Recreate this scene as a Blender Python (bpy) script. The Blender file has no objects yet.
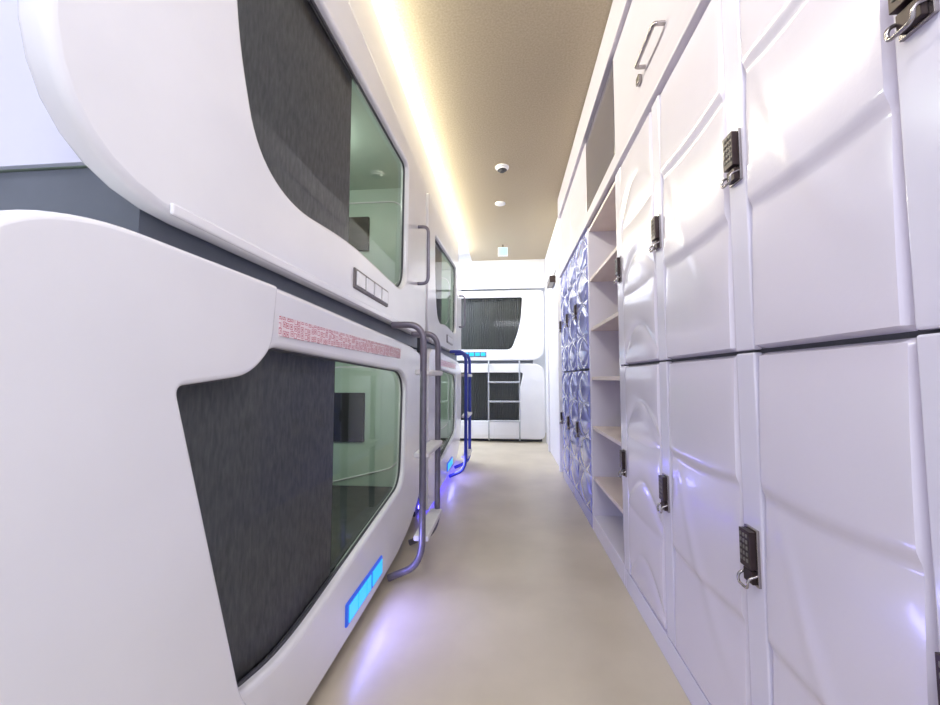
import bpy, math, random
from mathutils import Matrix, Vector
random.seed(4)
S=bpy.context.scene
try:
    S.view_settings.view_transform='Standard'
except Exception: pass

def lin(c):
    return tuple(((x/255)/12.92 if x/255<=.04045 else ((x/255+.055)/1.055)**2.4) for x in c)+(1,)

def mat(name,rgb,rough=.4,metal=0,coat=0,em=None,es=0,var=0,vscale=20,bump=0,bscale=80,stretch=None):
    m=bpy.data.materials.new(name); m.use_nodes=True
    nt=m.node_tree; b=nt.nodes['Principled BSDF']
    b.inputs['Base Color'].default_value=lin(rgb)
    b.inputs['Roughness'].default_value=rough
    b.inputs['Metallic'].default_value=metal
    b.inputs['Coat Weight'].default_value=coat
    b.inputs['Coat Roughness'].default_value=.08
    if em:
        b.inputs['Emission Color'].default_value=lin(em); b.inputs['Emission Strength'].default_value=es
    tc=nt.nodes.new('ShaderNodeTexCoord')
    src=tc.outputs['Object']
    if stretch:
        mp=nt.nodes.new('ShaderNodeMapping'); mp.inputs['Scale'].default_value=stretch
        nt.links.new(src,mp.inputs['Vector']); src=mp.outputs['Vector']
    if var:
        n=nt.nodes.new('ShaderNodeTexNoise'); n.inputs['Scale'].default_value=vscale; n.inputs['Detail'].default_value=6
        nt.links.new(src,n.inputs['Vector'])
        r=nt.nodes.new('ShaderNodeValToRGB')
        r.color_ramp.elements[0].position=.3; r.color_ramp.elements[1].position=.7
        r.color_ramp.elements[0].color=lin([max(0,c-var) for c in rgb])
        r.color_ramp.elements[1].color=lin([min(255,c+var) for c in rgb])
        nt.links.new(n.outputs['Fac'],r.inputs['Fac']); nt.links.new(r.outputs['Color'],b.inputs['Base Color'])
    if bump:
        n=nt.nodes.new('ShaderNodeTexNoise'); n.inputs['Scale'].default_value=bscale
        nt.links.new(src,n.inputs['Vector'])
        bp=nt.nodes.new('ShaderNodeBump'); bp.inputs['Strength'].default_value=bump; bp.inputs['Distance'].default_value=.004
        nt.links.new(n.outputs['Fac'],bp.inputs['Height']); nt.links.new(bp.outputs['Normal'],b.inputs['Normal'])
    return m

M_white=mat('white_shell_plastic',(238,237,240),.25,coat=.3,var=3,vscale=3)
M_seam=mat('dark_seam',(70,70,76),.6,var=5)
M_greybeam=mat('grey_beam',(104,110,120),.5,var=6,vscale=6)
M_dark=mat('dark_plinth',(60,60,64),.5,var=6)
M_mint=mat('mint_interior',(190,208,194),.4,var=5,vscale=4)
M_lav=mat('lavender_panel',(222,222,240),.5,var=4,vscale=3)
M_curt=mat('pleated_curtain',(150,150,157),.75,var=13,vscale=70,stretch=(4,.35,1),bump=.1)
M_screen=mat('tv_glass',(6,6,7),.6,var=2)
M_matt=mat('mattress_fabric',(62,66,62),.8,var=8)
M_pillow=mat('pillow_cotton',(215,218,216),.8,var=5)
M_steel=mat('painted_steel_tube',(124,119,132),.3,metal=.5,var=6)
M_bluesteel=mat('painted_blue_tube',(66,76,168),.3,metal=.3,var=6)
M_step=mat('ladder_tread',(222,218,218),.5,var=5)
M_greytube=mat('grey_tube',(176,178,184),.4,var=5)
M_lock=mat('lock_body_bronze',(66,54,54),.3,metal=.6,var=5)
M_chrome=mat('chrome_trim',(170,164,164),.2,metal=.95,var=4)
M_key=mat('keypad_key',(120,114,108),.4,var=4)
M_floor=mat('resin_floor',(206,194,172),.36,coat=.1,var=9,vscale=2.2,bump=.08,bscale=25)
M_ceil=mat('taupe_ceiling',(180,166,144),.8,var=9,vscale=90,bump=.25,bscale=200)
M_wall=mat('white_wall',(236,235,240),.55,var=3,vscale=3)
M_locker=mat('locker_leatherette',(226,220,235),.2,coat=.5,var=3,vscale=2,bump=.04,bscale=120)
M_lockstrip=mat('locker_strip',(226,222,239),.22,coat=.4,var=3,vscale=2)
M_blocker=mat('blue_locker_gloss',(146,150,216),.16,coat=.6,var=5,vscale=2)
M_cab=mat('overhead_cabinet_paint',(202,196,210),.3,var=3,vscale=3)
M_cabgrey=mat('grey_glass_door',(88,84,96),.2,coat=.5,var=5,vscale=4)
M_shelf=mat('shelf_laminate',(220,206,202),.4,var=5,vscale=5)
M_cyan=mat('cyan_display',(30,140,210),.3,em=(40,190,235),es=.95,var=3)
M_blueled=mat('blue_led',(40,60,255),.3,em=(80,70,255),es=26,var=3)
M_displaydark=mat('display_bezel',(40,90,190),.3,em=(50,90,240),es=.4,var=4)
M_green=mat('sign_face',(150,210,220),.4,em=(150,215,225),es=.6,var=4)
M_btn=mat('button_frame',(110,104,104),.35,metal=.4,var=4)

M_red=mat('red_pattern_label',(230,200,205),.5)
nt=M_red.node_tree; tc=nt.nodes.new('ShaderNodeTexCoord'); mp=nt.nodes.new('ShaderNodeMapping'); mp.inputs['Scale'].default_value=(1,1,1)
v=nt.nodes.new('ShaderNodeTexVoronoi'); v.distance='CHEBYCHEV'; v.feature='F1'; v.inputs['Scale'].default_value=52; v.inputs['Randomness'].default_value=.35
r=nt.nodes.new('ShaderNodeValToRGB'); r.color_ramp.interpolation='CONSTANT'
r.color_ramp.elements[0].color=lin((190,96,112)); r.color_ramp.elements[1].position=.14; r.color_ramp.elements[1].color=lin((238,222,226))
k=r.color_ramp.elements.new(.28); k.color=lin((196,104,120))
k=r.color_ramp.elements.new(.38); k.color=lin((238,222,226))
nt.links.new(tc.outputs['Object'],mp.inputs['Vector']); nt.links.new(mp.outputs['Vector'],v.inputs['Vector'])
nt.links.new(v.outputs['Distance'],r.inputs['Fac']); nt.links.new(r.outputs['Color'],nt.nodes['Principled BSDF'].inputs['Base Color'])

M_glass=bpy.data.materials.new('tinted_window_glass'); M_glass.use_nodes=True
nt=M_glass.node_tree; nt.nodes.clear()
o=nt.nodes.new('ShaderNodeOutputMaterial'); t=nt.nodes.new('ShaderNodeBsdfTransparent'); g=nt.nodes.new('ShaderNodeBsdfGlossy')
t.inputs['Color'].default_value=(.80,.82,.79,1); g.inputs['Roughness'].default_value=.04
f=nt.nodes.new('ShaderNodeFresnel'); f.inputs['IOR'].default_value=1.2; mx=nt.nodes.new('ShaderNodeMixShader')
nt.links.new(f.outputs[0],mx.inputs[0]); nt.links.new(t.outputs[0],mx.inputs[1]); nt.links.new(g.outputs[0],mx.inputs[2]); nt.links.new(mx.outputs[0],o.inputs[0])

def empty(name,matrix):
    e=bpy.data.objects.new(name,None); e.empty_display_size=.1
    S.collection.objects.link(e); e.matrix_world=matrix; return e

def add(name,me,mats,parent=None,world=False,smooth=False):
    ob=bpy.data.objects.new(name,me); S.collection.objects.link(ob)
    if not isinstance(mats,(list,tuple)): mats=[mats]
    me.materials.clear()
    for m in mats: me.materials.append(m)
    if parent is not None:
        pm=parent.matrix_basis.copy()
        ob.parent=parent
        if world: ob.matrix_parent_inverse=pm.inverted()
    if smooth:
        for p in me.polygons: p.use_smooth=True
    return ob

def box(name,a,b,m,parent=None,world=True,bev=0.0):
    (x0,y0,z0),(x1,y1,z1)=a,b
    x0,x1=sorted((x0,x1)); y0,y1=sorted((y0,y1)); z0,z1=sorted((z0,z1))
    me=bpy.data.meshes.new(name)
    vs=[(x,y,z) for x in(x0,x1) for y in(y0,y1) for z in(z0,z1)]
    fs=[(0,1,3,2),(4,6,7,5),(0,4,5,1),(2,3,7,6),(0,2,6,4),(1,5,7,3)]
    me.from_pydata(vs,[],fs); me.update()
    ob=add(name,me,m,parent,world)
    if bev:
        md=ob.modifiers.new('bev','BEVEL'); md.width=bev; md.segments=3; md.limit_method='ANGLE'
    return ob

def boxes(name,lst,mats,parent=None,world=True,bev=0):
    vs=[];fs=[];mi=[]
    for it in lst:
        (x0,y0,z0),(x1,y1,z1)=it[0],it[1]
        x0,x1=sorted((x0,x1)); y0,y1=sorted((y0,y1)); z0,z1=sorted((z0,z1))
        k=len(vs)
        vs+=[(x,y,z) for x in(x0,x1) for y in(y0,y1) for z in(z0,z1)]
        for q in [(0,1,3,2),(4,6,7,5),(0,4,5,1),(2,3,7,6),(0,2,6,4),(1,5,7,3)]:
            fs.append(tuple(k+i for i in q)); mi.append(it[2] if len(it)>2 else 0)
    me=bpy.data.meshes.new(name); me.from_pydata(vs,[],fs); me.update()
    ob=add(name,me,mats,parent,world)
    for p,i in zip(me.polygons,mi): p.material_index=i
    if bev:
        md=ob.modifiers.new('bev','BEVEL'); md.width=bev; md.segments=2; md.limit_method='ANGLE'
    return ob

def fillet(pts,closed=True,seg=8):
    out=[];n=len(pts)
    for i,(p,r) in enumerate(pts):
        if (not closed and i in(0,n-1)) or r<=0:
            out.append(p.copy()); continue
        a=pts[i-1][0]; b=pts[(i+1)%n][0]
        da=(a-p); db=(b-p)
        ra=min(r,da.length*.48); rb=min(r,db.length*.48)
        pa=p+da.normalized()*ra; pb=p+db.normalized()*rb
        for k in range(seg+1):
            t=k/seg; out.append(pa*(1-t)**2+p*2*t*(1-t)+pb*t*t)
    return out

def curve_mesh(name,splines,dim,extrude=0,bevel=0,offset=0,res=3):
    cu=bpy.data.curves.new(name,'CURVE'); cu.dimensions=dim
    cu.extrude=extrude; cu.bevel_depth=bevel; cu.bevel_resolution=res; cu.offset=offset
    if dim=='2D': cu.fill_mode='BOTH'
    else:
        cu.fill_mode='FULL'; cu.use_fill_caps=True
    for pts,cyc in splines:
        s=cu.splines.new('POLY'); s.points.add(len(pts)-1)
        for i,p in enumerate(pts): s.points[i].co=(p[0],p[1],p[2] if len(p)>2 else 0,1)
        s.use_cyclic_u=cyc
    tmp=bpy.data.objects.new('tmp',cu); S.collection.objects.link(tmp)
    dg=bpy.context.evaluated_depsgraph_get(); dg.update()
    me=bpy.data.meshes.new_from_object(tmp.evaluated_get(dg))
    bpy.data.objects.remove(tmp); bpy.data.curves.remove(cu)
    me.name=name
    return me

def smooth_angle(ob,ang=35):
    me=ob.data
    for p in me.polygons: p.use_smooth=True
    try: me.set_sharp_from_angle(angle=math.radians(ang))
    except Exception: pass

def P2(l): return [(Vector((a,b,0)),r) for a,b,r in l]

def plate(name,outer,holes,thick,bev,m,parent,zc=0):
    sp=[(fillet(P2(outer)),True)]+[(fillet(P2(h)),True) for h in holes]
    me=curve_mesh(name,sp,'2D',extrude=thick/2-bev,bevel=bev,offset=-bev)
    for v_ in me.vertices: v_.co.z+=zc-thick/2
    ob=add(name,me,m,parent)
    smooth_angle(ob); return ob

def tube(name,pts,r,m,parent,closed=False,world=False):
    P=[(Vector(p[:3]),p[3] if len(p)>3 else 0) for p in pts]
    me=curve_mesh(name,[(fillet(P,closed),closed)],'3D',bevel=r,res=5)
    ob=add(name,me,m,parent,world); smooth_angle(ob,50); return ob

# ---------------------------------------------------------------- capsules
def mk_frame(origin,a,b,c):
    m=Matrix.Identity(4)
    for i in range(3):
        m[i][0]=a[i]; m[i][1]=b[i]; m[i][2]=c[i]; m[i][3]=origin[i]
    return m

def capsule(M,L,L0,level,mirror=False,label=True,light=True):
    e=empty('sleeping_capsule',M)
    s=L/L0
    def T(l):
        q=[(a*s,b,r) for a,b,r in l]
        if mirror: q=[(L-a,b,r) for a,b,r in q]
        return q
    def X(a):
        a=a*s
        return L-a if mirror else a
    if level==0:
        outer=T([(0,.045,.05),(1.3,.05,.3),(1.98,.075,.4),(2.40,.26,.25),(2.47,.6,.2),(2.47,1.12,.10),(2.2,1.195,.3),(.62,1.235,.2),(.12,1.232,.12),(0,1.14,.1)])
        win=T([(.32,.985,.02),(.52,1.005,.05),(.62,1.080,.04),(1.86,1.04,.08),(1.96,.97,.08),(1.92,.41,.12),(1.1,.315,.4),(.75,.27,.2),(.53,.31,.05)])
        if mirror:
            outer=T([(0,.045,.1),(2.47,.045,.05),(2.47,1.235,.08),(.12,1.235,.12),(0,1.14,.15)])
            win=T([(.39,1.09,.04),(.46,.80,.1),(.44,.33,.06),(2.2,.33,.06),(2.2,1.09,.05)])
        zb,zt=.10,1.20
    else:
        outer=T([(0,1.285,.24),(1.3,1.285,.1),(2.39,1.28,.10),(2.39,2.42,.12),(0,2.42,.1)])
        win=T([(.34,2.18,.06),(.35,1.80,.2),(.44,1.54,.09),(.6,1.475,.12),(1.0,1.515,.2),(1.72,1.49,.1),(1.84,1.58,.08),(1.86,2.28,.05),(1.0,2.22,.3)])
        if mirror:
            win=T([(.38,2.30,.04),(.42,1.85,.2),(.58,1.46,.08),(2.15,1.46,.05),(2.15,2.30,.05)])
        zb,zt=1.38,2.40
    plate('front_shell',outer,[win],.05,.014,M_white,e,0)
    wp=fillet(P2(win))
    me=curve_mesh('window_lip',[([Vector((p.x,p.y,-.03)) for p in wp],True)],'3D',bevel=.006,res=3)
    ob=add('window_lip',me,M_seam,e); smooth_angle(ob,60)
    me=curve_mesh('window_glass',[(wp,True)],'2D')
    for v_ in me.vertices: v_.co.z=-.035
    add('window_glass',me,M_glass,e)
    if level==0:
        if not mirror:
            near=T([(0.004,.05,.05),(.56,.05,.02),(.60,.22,.1),(.528,.31,.05),(.318,.985,.02),(.52,1.007,.05),(.60,1.075,.04),(.615,1.232,.01),(.12,1.229,.12),(0.004,1.14,.1)])
            plate('side_panel',near,[],.03,.010,M_white,e,.012)
        if label:
            box('pattern_label',(X(.64),1.108,0),(X(1.80),1.160,.004),M_red,e,False)
        if not mirror:
            box('control_display_bezel',(X(1.11),.108,-.01),(X(1.52),.190,.008),M_displaydark,e,False,.006)
            bs=[]
            for a_,w_ in ((1.125,.085),(1.216,.085),(1.307,.05),(1.38,.125)):
                bs.append(((X(a_),.120,.006),(X(a_+w_),.179,.011)))
            boxes('control_display',bs,M_cyan,e,False)
            ld=bpy.data.lights.new('display_glow','AREA'); ld.shape='RECTANGLE'; ld.size=.4; ld.size_y=.07; ld.energy=2.2; ld.color=(.32,.3,1)
            lo_=bpy.data.objects.new('display_glow',ld); S.collection.objects.link(lo_); lo_.parent=e
            lo_.location=(X(1.33),.15,.014); lo_.rotation_euler=(0,math.pi,0)
        else:
            boxes('lower_panels',[((X(.5+.42*i),.10,0),(X(.5+.42*i+.39),.27,.008)) for i in range(4)],M_white,e,False,.004)
        box('base_plinth',(X(.05),0,-.95),(X(2.4),.11,-.09),M_dark,e,False)
    else:
        mb=M_cyan if mirror else M_white
        box('button_panel',(X(1.03),1.345,-.01),(X(1.46),1.425,.008),M_btn,e,False,.006)
        boxes('buttons',[((X(1.045+.102*i),1.357,.006),(X(1.045+.102*i+.083),1.413,.014)) for i in range(4)],mb,e,False,.003)
        box('support_beam',(X(.2),1.215,-1.15),(X(2.36),1.375,-.055),M_greybeam,e,False)
        if not mirror:
            box('lower_trim',(X(.20),1.284,0),(X(2.33),1.306,.008),M_white,e,False,.005)
            tube('grab_handle',[(X(2.12),2.0,-.01,0),(X(2.12),2.0,.07,.05),(X(2.12),1.62,.07,.05),(X(2.12),1.62,-.01,0)],.011,M_steel,e)
    a0,a1=X(.2),X((2.36 if level else 2.42))
    lo,hi=min(a0,a1),max(a0,a1)
    D=-1.12;w=.02
    boxes('body_shell',[((lo,zb,D),(hi,zb+w,-.05)),((lo,zt-w,D),(hi,zt,-.05)),((lo,zb+w,D),(hi,zt-w,D+w)),
        ((lo,zb+w,D+w),(lo+w,zt-w,-.05)),((hi-w,zb+w,D+w),(hi,zt-w,-.05))],M_mint,e,False)
    if not mirror:
        box('side_cladding',(lo-.012,zb,D),(lo-.001,zt,-.052),M_lav,e,False)
    ez=(hi-w-.004) if not mirror else (lo+w+.004)
    for k,(c0,c1) in enumerate([(-.98,-.15)]):
        rr=[(ez,zb+.25,c0,.1),(ez,zt-.25,c0,.12),(ez,zt-.12,c0+.3,.12),(ez,zt-.12,c1,.12),(ez,zb+.3,c1,.12),(ez,zb+.16,c0+.25,.12)]
        tube('wall_seam',rr,.006,M_white,e,True)
    zt0=.56 if level==0 else 1.92
    if not mirror:
        box('television',(ez-.02,zt0,-.69),(ez+.012,zt0+(.34 if level==0 else .25),-.41),M_screen,e,False,.006)
    box('mattress',(lo+.03,zb+.03,D+.05),(hi-.03,zb+.17,-.10),M_matt,e,False,.03)
    box('pillow',(X(1.62),zb+.171,-.85),(X(1.9),zb+.22,-.45),M_pillow,e,False,.02)
    ca,cb=.22,(1.13 if level==0 else 1.14)
    if mirror: cb=2.1
    n=58 if not mirror else 110; vs=[];fs=[]
    z0,z1=zb+.06,zt-.03
    for i in range(n+1):
        a=X(ca+(cb-ca)*i/n); c=-.068-(.034 if i%2 else 0)
        vs+=[(a,z0,c),(a,z1,c)]
        if i: k=2*i; fs.append((k-2,k,k+1,k-1))
    me=bpy.data.meshes.new('pleated_curtain'); me.from_pydata(vs,[],fs); me.update()
    add('pleated_curtain',me,M_curt,e)
    box('curtain_rail',(X(cb),z0,-.105),(X(cb+.02),z1,-.075),M_dark,e,False)
    if light:
        ld=bpy.data.lights.new('capsule_lamp','POINT'); ld.energy=6.5 if not mirror else 2; ld.color=(.96,1,.95); ld.shadow_soft_size=.03
        lo_=bpy.data.objects.new('capsule_lamp',ld); S.collection.objects.link(lo_); lo_.parent=e
        lo_.location=(X(1.6),zt-.12,-.5)
    return e

LX=-.585
def left(y0): return mk_frame((LX,y0,0),(0,1,0),(0,0,1),(1,0,0))
capsule(left(.33),2.47,2.47,0)
capsule(left(.425),2.375,2.375,1)
capsule(left(2.87),2.15,2.47,0)
capsule(left(2.87),2.15,2.39,1)
endM=mk_frame((-1.56,6.4,0),(1,0,0),(0,0,1),(0,-1,0))
capsule(endM,2.14,2.47,0,mirror=True,label=False)
capsule(endM,2.14,2.39,1,mirror=True,label=False)

# ---------------------------------------------------------------- ladders
def ladder(M,w,zt_,out,m,steps,r=.017,ms=None):
    e=empty('bunk_ladder',M)
    for i,a in enumerate((0,w)):
        tube('rail_%d'%(i+1),[(a,zt_,0.002,0),(a,zt_,out,.10),(a,.10,out,.12),(a,.03,.0,0)],r,m,e)
    for i,z in enumerate(steps):
        box('tread_%d'%(i+1),(.0,z-.014,out-.045),(w,z+.014,out+.03),ms or M_step,e,False,.008)
    return e
ladder(mk_frame((LX,1.97,0),(0,1,0),(0,0,1),(1,0,0)),.42,1.27,.165,M_steel,(.22,.62,1.03))
ladder(mk_frame((LX,4.0,0),(0,1,0),(0,0,1),(1,0,0)),.40,1.27,.165,M_bluesteel,(.22,.62,1.03))
ladder(mk_frame((-.30,6.398,0),(1,0,0),(0,0,1),(0,-1,0)),.48,1.27,.13,M_greytube,(.34,.64,.94),.012,M_greytube)

# ---------------------------------------------------------------- lockers
RX=.55
def petal(u,v,style):
    ex=min(u,1-u)
    if style==0:
        t=min(1,v/.10); t=t*t*(3-2*t)
        return .009*t*(1-v)+.003*(1-math.exp(-ex*60))+.002*math.sin(math.pi*v)
    if style==1:
        c=.10+.42*math.sin(math.pi*u)
        e=min(abs(v-c),v+.06,1-v+.06)
        return .007*(1-math.exp(-e*12))+.003*(1-math.exp(-ex*60))+.003*math.sin(math.pi*v)
    c=.5+.42*math.sin(math.pi*u)
    d2=abs(v-(.5-.42*math.sin(math.pi*u))); d=abs(v-c)
    e=min(d,d2,v+.03,1-v+.03)
    return .015*(1-math.exp(-e*10))+.005*math.sin(math.pi*u)

def door(name,y0,y1,z0,z1,ncell,style,m,par):
    nu,nv=36,36*ncell
    vs=[];fs=[]
    for j in range(nv+1):
        w=j/nv
        for i in range(nu+1):
            u=i/nu
            ww=w+(.014*math.sin(math.pi*u)*math.sin(math.pi*w) if style<2 else 0)
            ww=min(.9999,max(0,ww))
            cell=int(ww*ncell); v_=ww*ncell-cell
            if style==2 and cell%2: v_=1-v_
            if style==0 and cell==0: v_=max(v_,.10)
            h=petal(u,v_,style)+.002
            if style==0:
                # soft embossed leaf arc sweeping across each door
                q=w-(.18+.62*u*u); h+=.0030*math.exp(-(q/.055)**2)*math.sin(math.pi*min(1,u*1.05))
            if i in(0,nu) or j in(0,nv): h=-.012
            vs.append((RX+.012-h,y0+(y1-y0)*u,z0+(z1-z0)*w))
    W=nu+1
    for j in range(nv):
        for i in range(nu):
            k=j*W+i; fs.append((k,k+1,k+W+1,k+W)[::-1])
    me=bpy.data.meshes.new(name); me.from_pydata(vs,[],fs); me.update()
    ob=add(name,me,m,par,True,smooth=True)
    smooth_angle(ob,40); return ob

def lock(y,z,par,n):
    x=RX+.002
    lst=[((x+.004,y-.024,z-.062),(x-.006,y+.024,z+.062),1),
         ((x-.006,y-.020,z-.025),(x-.020,y+.020,z+.057),0),
         ((x-.006,y-.017,z-.058),(x-.015,y+.017,z-.030),0)]
    for r_ in range(5):
        for c_ in range(3):
            yy=y-.011+.011*c_; zz=z+.046-.0135*r_
            lst.append(((x-.020,yy-.003,zz-.004),(x-.0222,yy+.003,zz+.004),2))
    boxes('keypad_lock_%d'%n,lst,[M_lock,M_chrome,M_key],par,True,.003)
    tube('lock_pull_%d'%n,[(x-.004,y-.018,z-.038,0),(x-.026,y-.018,z-.046,.012),(x-.026,y-.018,z-.066,.01),(x-.026,y+.018,z-.066,.01),(x-.026,y+.018,z-.046,.012),(x-.004,y+.018,z-.038,0)],.003,M_chrome,par,world=True)

def locker_bank(cols,styles,m,mstrip,rows,strip=.075,z0=.10,z1=2.04,zm=1.062,plinth=.10):
    ys=min(c[0] for c in cols); ye=max(c[1] for c in cols)
    e=empty('locker_cabinet',Matrix.Translation((RX+.25,(ys+ye)/2,0)))
    box('carcass',(RX+.022,ys,.0),(RX+.48,ye,z1),mstrip,e,True)
    box('plinth',(RX+.004,ys,.0),(RX+.022,ye,plinth-.008),mstrip,e,True,.003)
    box('shadow_gap',(RX+.0205,ys,zm-.006),(RX+.0225,ye,zm+.006),M_seam,e,True)
    n=0
    for ci,(a,b) in enumerate(cols):
        for ri,(p,q) in enumerate(((z0,zm-.003),(zm+.003,z1-.005))):
            n+=1
            door('quilted_door_%d'%n,a+.003,b-strip,p,q,rows,styles[ci],m,e)
            box('door_strip_%d'%n,(RX+.002,b-strip+.001,p),(RX+.022,b-.003,q),mstrip,e,True,.004)
            lock(b-strip*.5-.003,1.53 if ri else .60,e,n)
    return e
locker_bank([(.14,.60),(.60,1.03),(1.03,1.53),(1.53,2.03)],[0,0,0,1],M_locker,M_lockstrip,3)
locker_bank([(2.80,3.27),(3.27,3.74),(3.74,4.2)],[2,2,2],M_blocker,M_blocker,4,strip=.05,z1=2.04)

# open shelf
e=empty('open_shelf_cabinet',Matrix.Translation((.8,2.41,0)))
ls=[((RX+.005,2.034,0),(RX+.48,2.06,2.04)),((RX+.005,2.765,0),(RX+.48,2.797,2.04)),((RX+.44,2.06,0),(RX+.48,2.765,2.04)),((RX+.005,2.06,0),(RX+.44,2.765,.10))]
boxes('frame',ls,M_lockstrip,e,True,.003)
boxes('shelves',[((RX+.012,2.06,z-.011),(RX+.44,2.765,z+.011)) for z in(.34,.67,1.0,1.33,1.67,2.02)],M_shelf,e,True,.002)
box('shelf_lining',(RX+.43,2.06,.1),(RX+.44,2.765,2.01),M_shelf,e,True)

# overhead cabinet
e=empty('overhead_cabinet',Matrix.Translation((.8,2.2,2.4)))
box('carcass',(RX+.03,.1,2.125),(RX+.48,4.2,2.72),M_cab,e,True)
box('bottom_rail',(RX-.012,.1,2.045),(RX+.48,4.2,2.12),M_cab,e,True,.006)
box('top_rail',(RX-.014,.1,2.68),(RX+.028,4.2,2.895),M_cab,e,True,.004)
yb=[.1,1.08,2.06,2.80,3.5,4.2]
for i in range(5):
    mm=M_cabgrey if i==2 else M_cab
    box('door_panel_%d'%(i+1),(RX+.008,yb[i]+.004,2.13),(RX+.028,yb[i+1]-.004,2.672),mm,e,True,.004)
for i,(yc,) in enumerate([(1.49,),(.55,)]):
    tube('bar_handle_%d'%(i+1),[(RX+.008,yc-.10,2.25,0),(RX-.03,yc-.10,2.25,.012),(RX-.03,yc+.10,2.25,.012),(RX+.008,yc+.10,2.25,0)],.008,M_chrome,e,world=True)
    box('key_lock_%d'%(i+1),(RX+.008,yc+.14,2.22),(RX-.008,yc+.175,2.255),M_chrome,e,True,.005)

# ---------------------------------------------------------------- room shell
box('floor',(-1.85,-1.2,-.06),(1.1,7.6,0),M_floor)
box('ceiling',(-.57,-.8,2.90),(1.1,6.355,2.98),M_ceil)
box('trim_1',(-1.85,-.8,3.0),(1.1,7.6,3.05),M_wall)
box('trim_2',(-.665,-.8,2.435),(-.62,5.02,2.75),M_white,bev=.008)
box('wall_left',(-1.90,-1.2,0),(-1.80,7.6,3.0),M_lav)
box('wall_right',(RX+.50,-1.2,0),(RX+.60,4.21,2.9),M_wall)
box('wall_far',(-1.8,7.56,0),(1.1,7.62,3.0),M_wall)
box('trim_4',(-1.8,6.36,2.44),(.59,6.5,3.0),M_wall)
box('wall_passage',(RX+.045,4.22,0),(RX+.12,6.42,2.895),M_wall)
e=empty('door_1',Matrix.Translation((.6,5.3,0)))
box('leaf',(RX+.02,4.5,.003),(RX+.043,5.6,2.25),M_wall,e,True,.004)
boxes('frame',[((RX+.0,4.42,0),(RX+.044,4.5,2.33)),((RX+.0,5.6,0),(RX+.044,5.68,2.33)),((RX+.0,4.5,2.25),(RX+.044,5.6,2.33))],M_wall,e,True,.004)
box('door_closer',(RX-.05,4.75,2.14),(RX+.02,5.1,2.22),M_lock,e,True,.006)

def disc(name,x,y,z,prof,m,mats2=None):
    vs=[];fs=[];n=32
    for (r_,dz) in prof:
        for i in range(n):
            t=2*math.pi*i/n; vs.append((r_*math.cos(t),r_*math.sin(t),dz))
    for j in range(len(prof)-1):
        for i in range(n):
            fs.append((j*n+i,j*n+(i+1)%n,(j+1)*n+(i+1)%n,(j+1)*n+i))
    me=bpy.data.meshes.new(name); me.from_pydata(vs,[],fs); me.update()
    ob=add(name,me,m,smooth=True); ob.location=(x,y,z)
    md=ob.modifiers.new('e','EDGE_SPLIT')
    if mats2:
        me.materials.append(mats2)
        for p in me.polygons:
            if p.center.z<-.028: p.material_index=1
    return ob
disc('smoke_detector',-.04,3.5,2.90,[(.06,0),(.06,-.012),(.045,-.016),(.043,-.030),(.025,-.034),(.024,-.045),(.0001,-.046)],M_wall,M_seam)
disc('ceiling_speaker',-.07,4.25,2.90,[(.055,0),(.053,-.010),(.045,-.014),(.0001,-.018)],M_wall)
e=empty('exit_sign',Matrix.Translation((-.06,5.6,2.8)))
box('housing',(-.13,5.59,2.73),(.01,5.62,2.86),M_wall,e,True,.004)
box('sign_face',(-.12,5.583,2.74),(.0,5.589,2.85),M_green,e,True)
box('bracket',(-.07,5.6,2.86),(-.05,5.61,2.90),M_chrome,e,True)

e=empty('led_strip',Matrix.Translation((-.66,3.9,.05)))
box('emitter',(-.672,3.0,.03),(-.668,4.9,.05),M_blueled,e,True)

# ---------------------------------------------------------------- lights
def area(name,loc,rot,sx,sy,en,col):
    ld=bpy.data.lights.new(name,'AREA'); ld.shape='RECTANGLE'; ld.size=sx; ld.size_y=sy; ld.energy=en; ld.color=col
    ob=bpy.data.objects.new(name,ld); S.collection.objects.link(ob); ob.location=loc; ob.rotation_euler=rot; return ob
H=math.pi/2
area('cove_light_warm',(-.72,2.7,2.86),(0,-H+.25,0),.10,6.4,92,(1,.965,.74))
area('entry_fill',(0,-.45,2.85),(0.35,0,0),.9,.5,32,(.86,.89,1))  # added fill behind the camera, an unseen source to brighten the near capsules
area('passage_fill',(-1.2,5.7,2.9),(0,0,0),.5,.8,65,(.78,.85,1))  # added cool fill, unseen in the side passage, keeps the far end bright
w=bpy.data.worlds.new('world'); S.world=w; w.use_nodes=True
w.node_tree.nodes['Background'].inputs[0].default_value=(.84,.88,1,1); w.node_tree.nodes['Background'].inputs[1].default_value=1.2  # added ambient fill, enters through the shell left open behind the camera

# ---------------------------------------------------------------- camera
cd=bpy.data.cameras.new('camera'); cam=bpy.data.objects.new('camera',cd); S.collection.objects.link(cam); S.camera=cam
cd.sensor_width=36; cd.lens=36*400/940; cd.clip_start=.02
cam.location=(0,0,1.0)
cam.rotation_euler=(math.radians(90+3.7),0,math.radians(5.4))
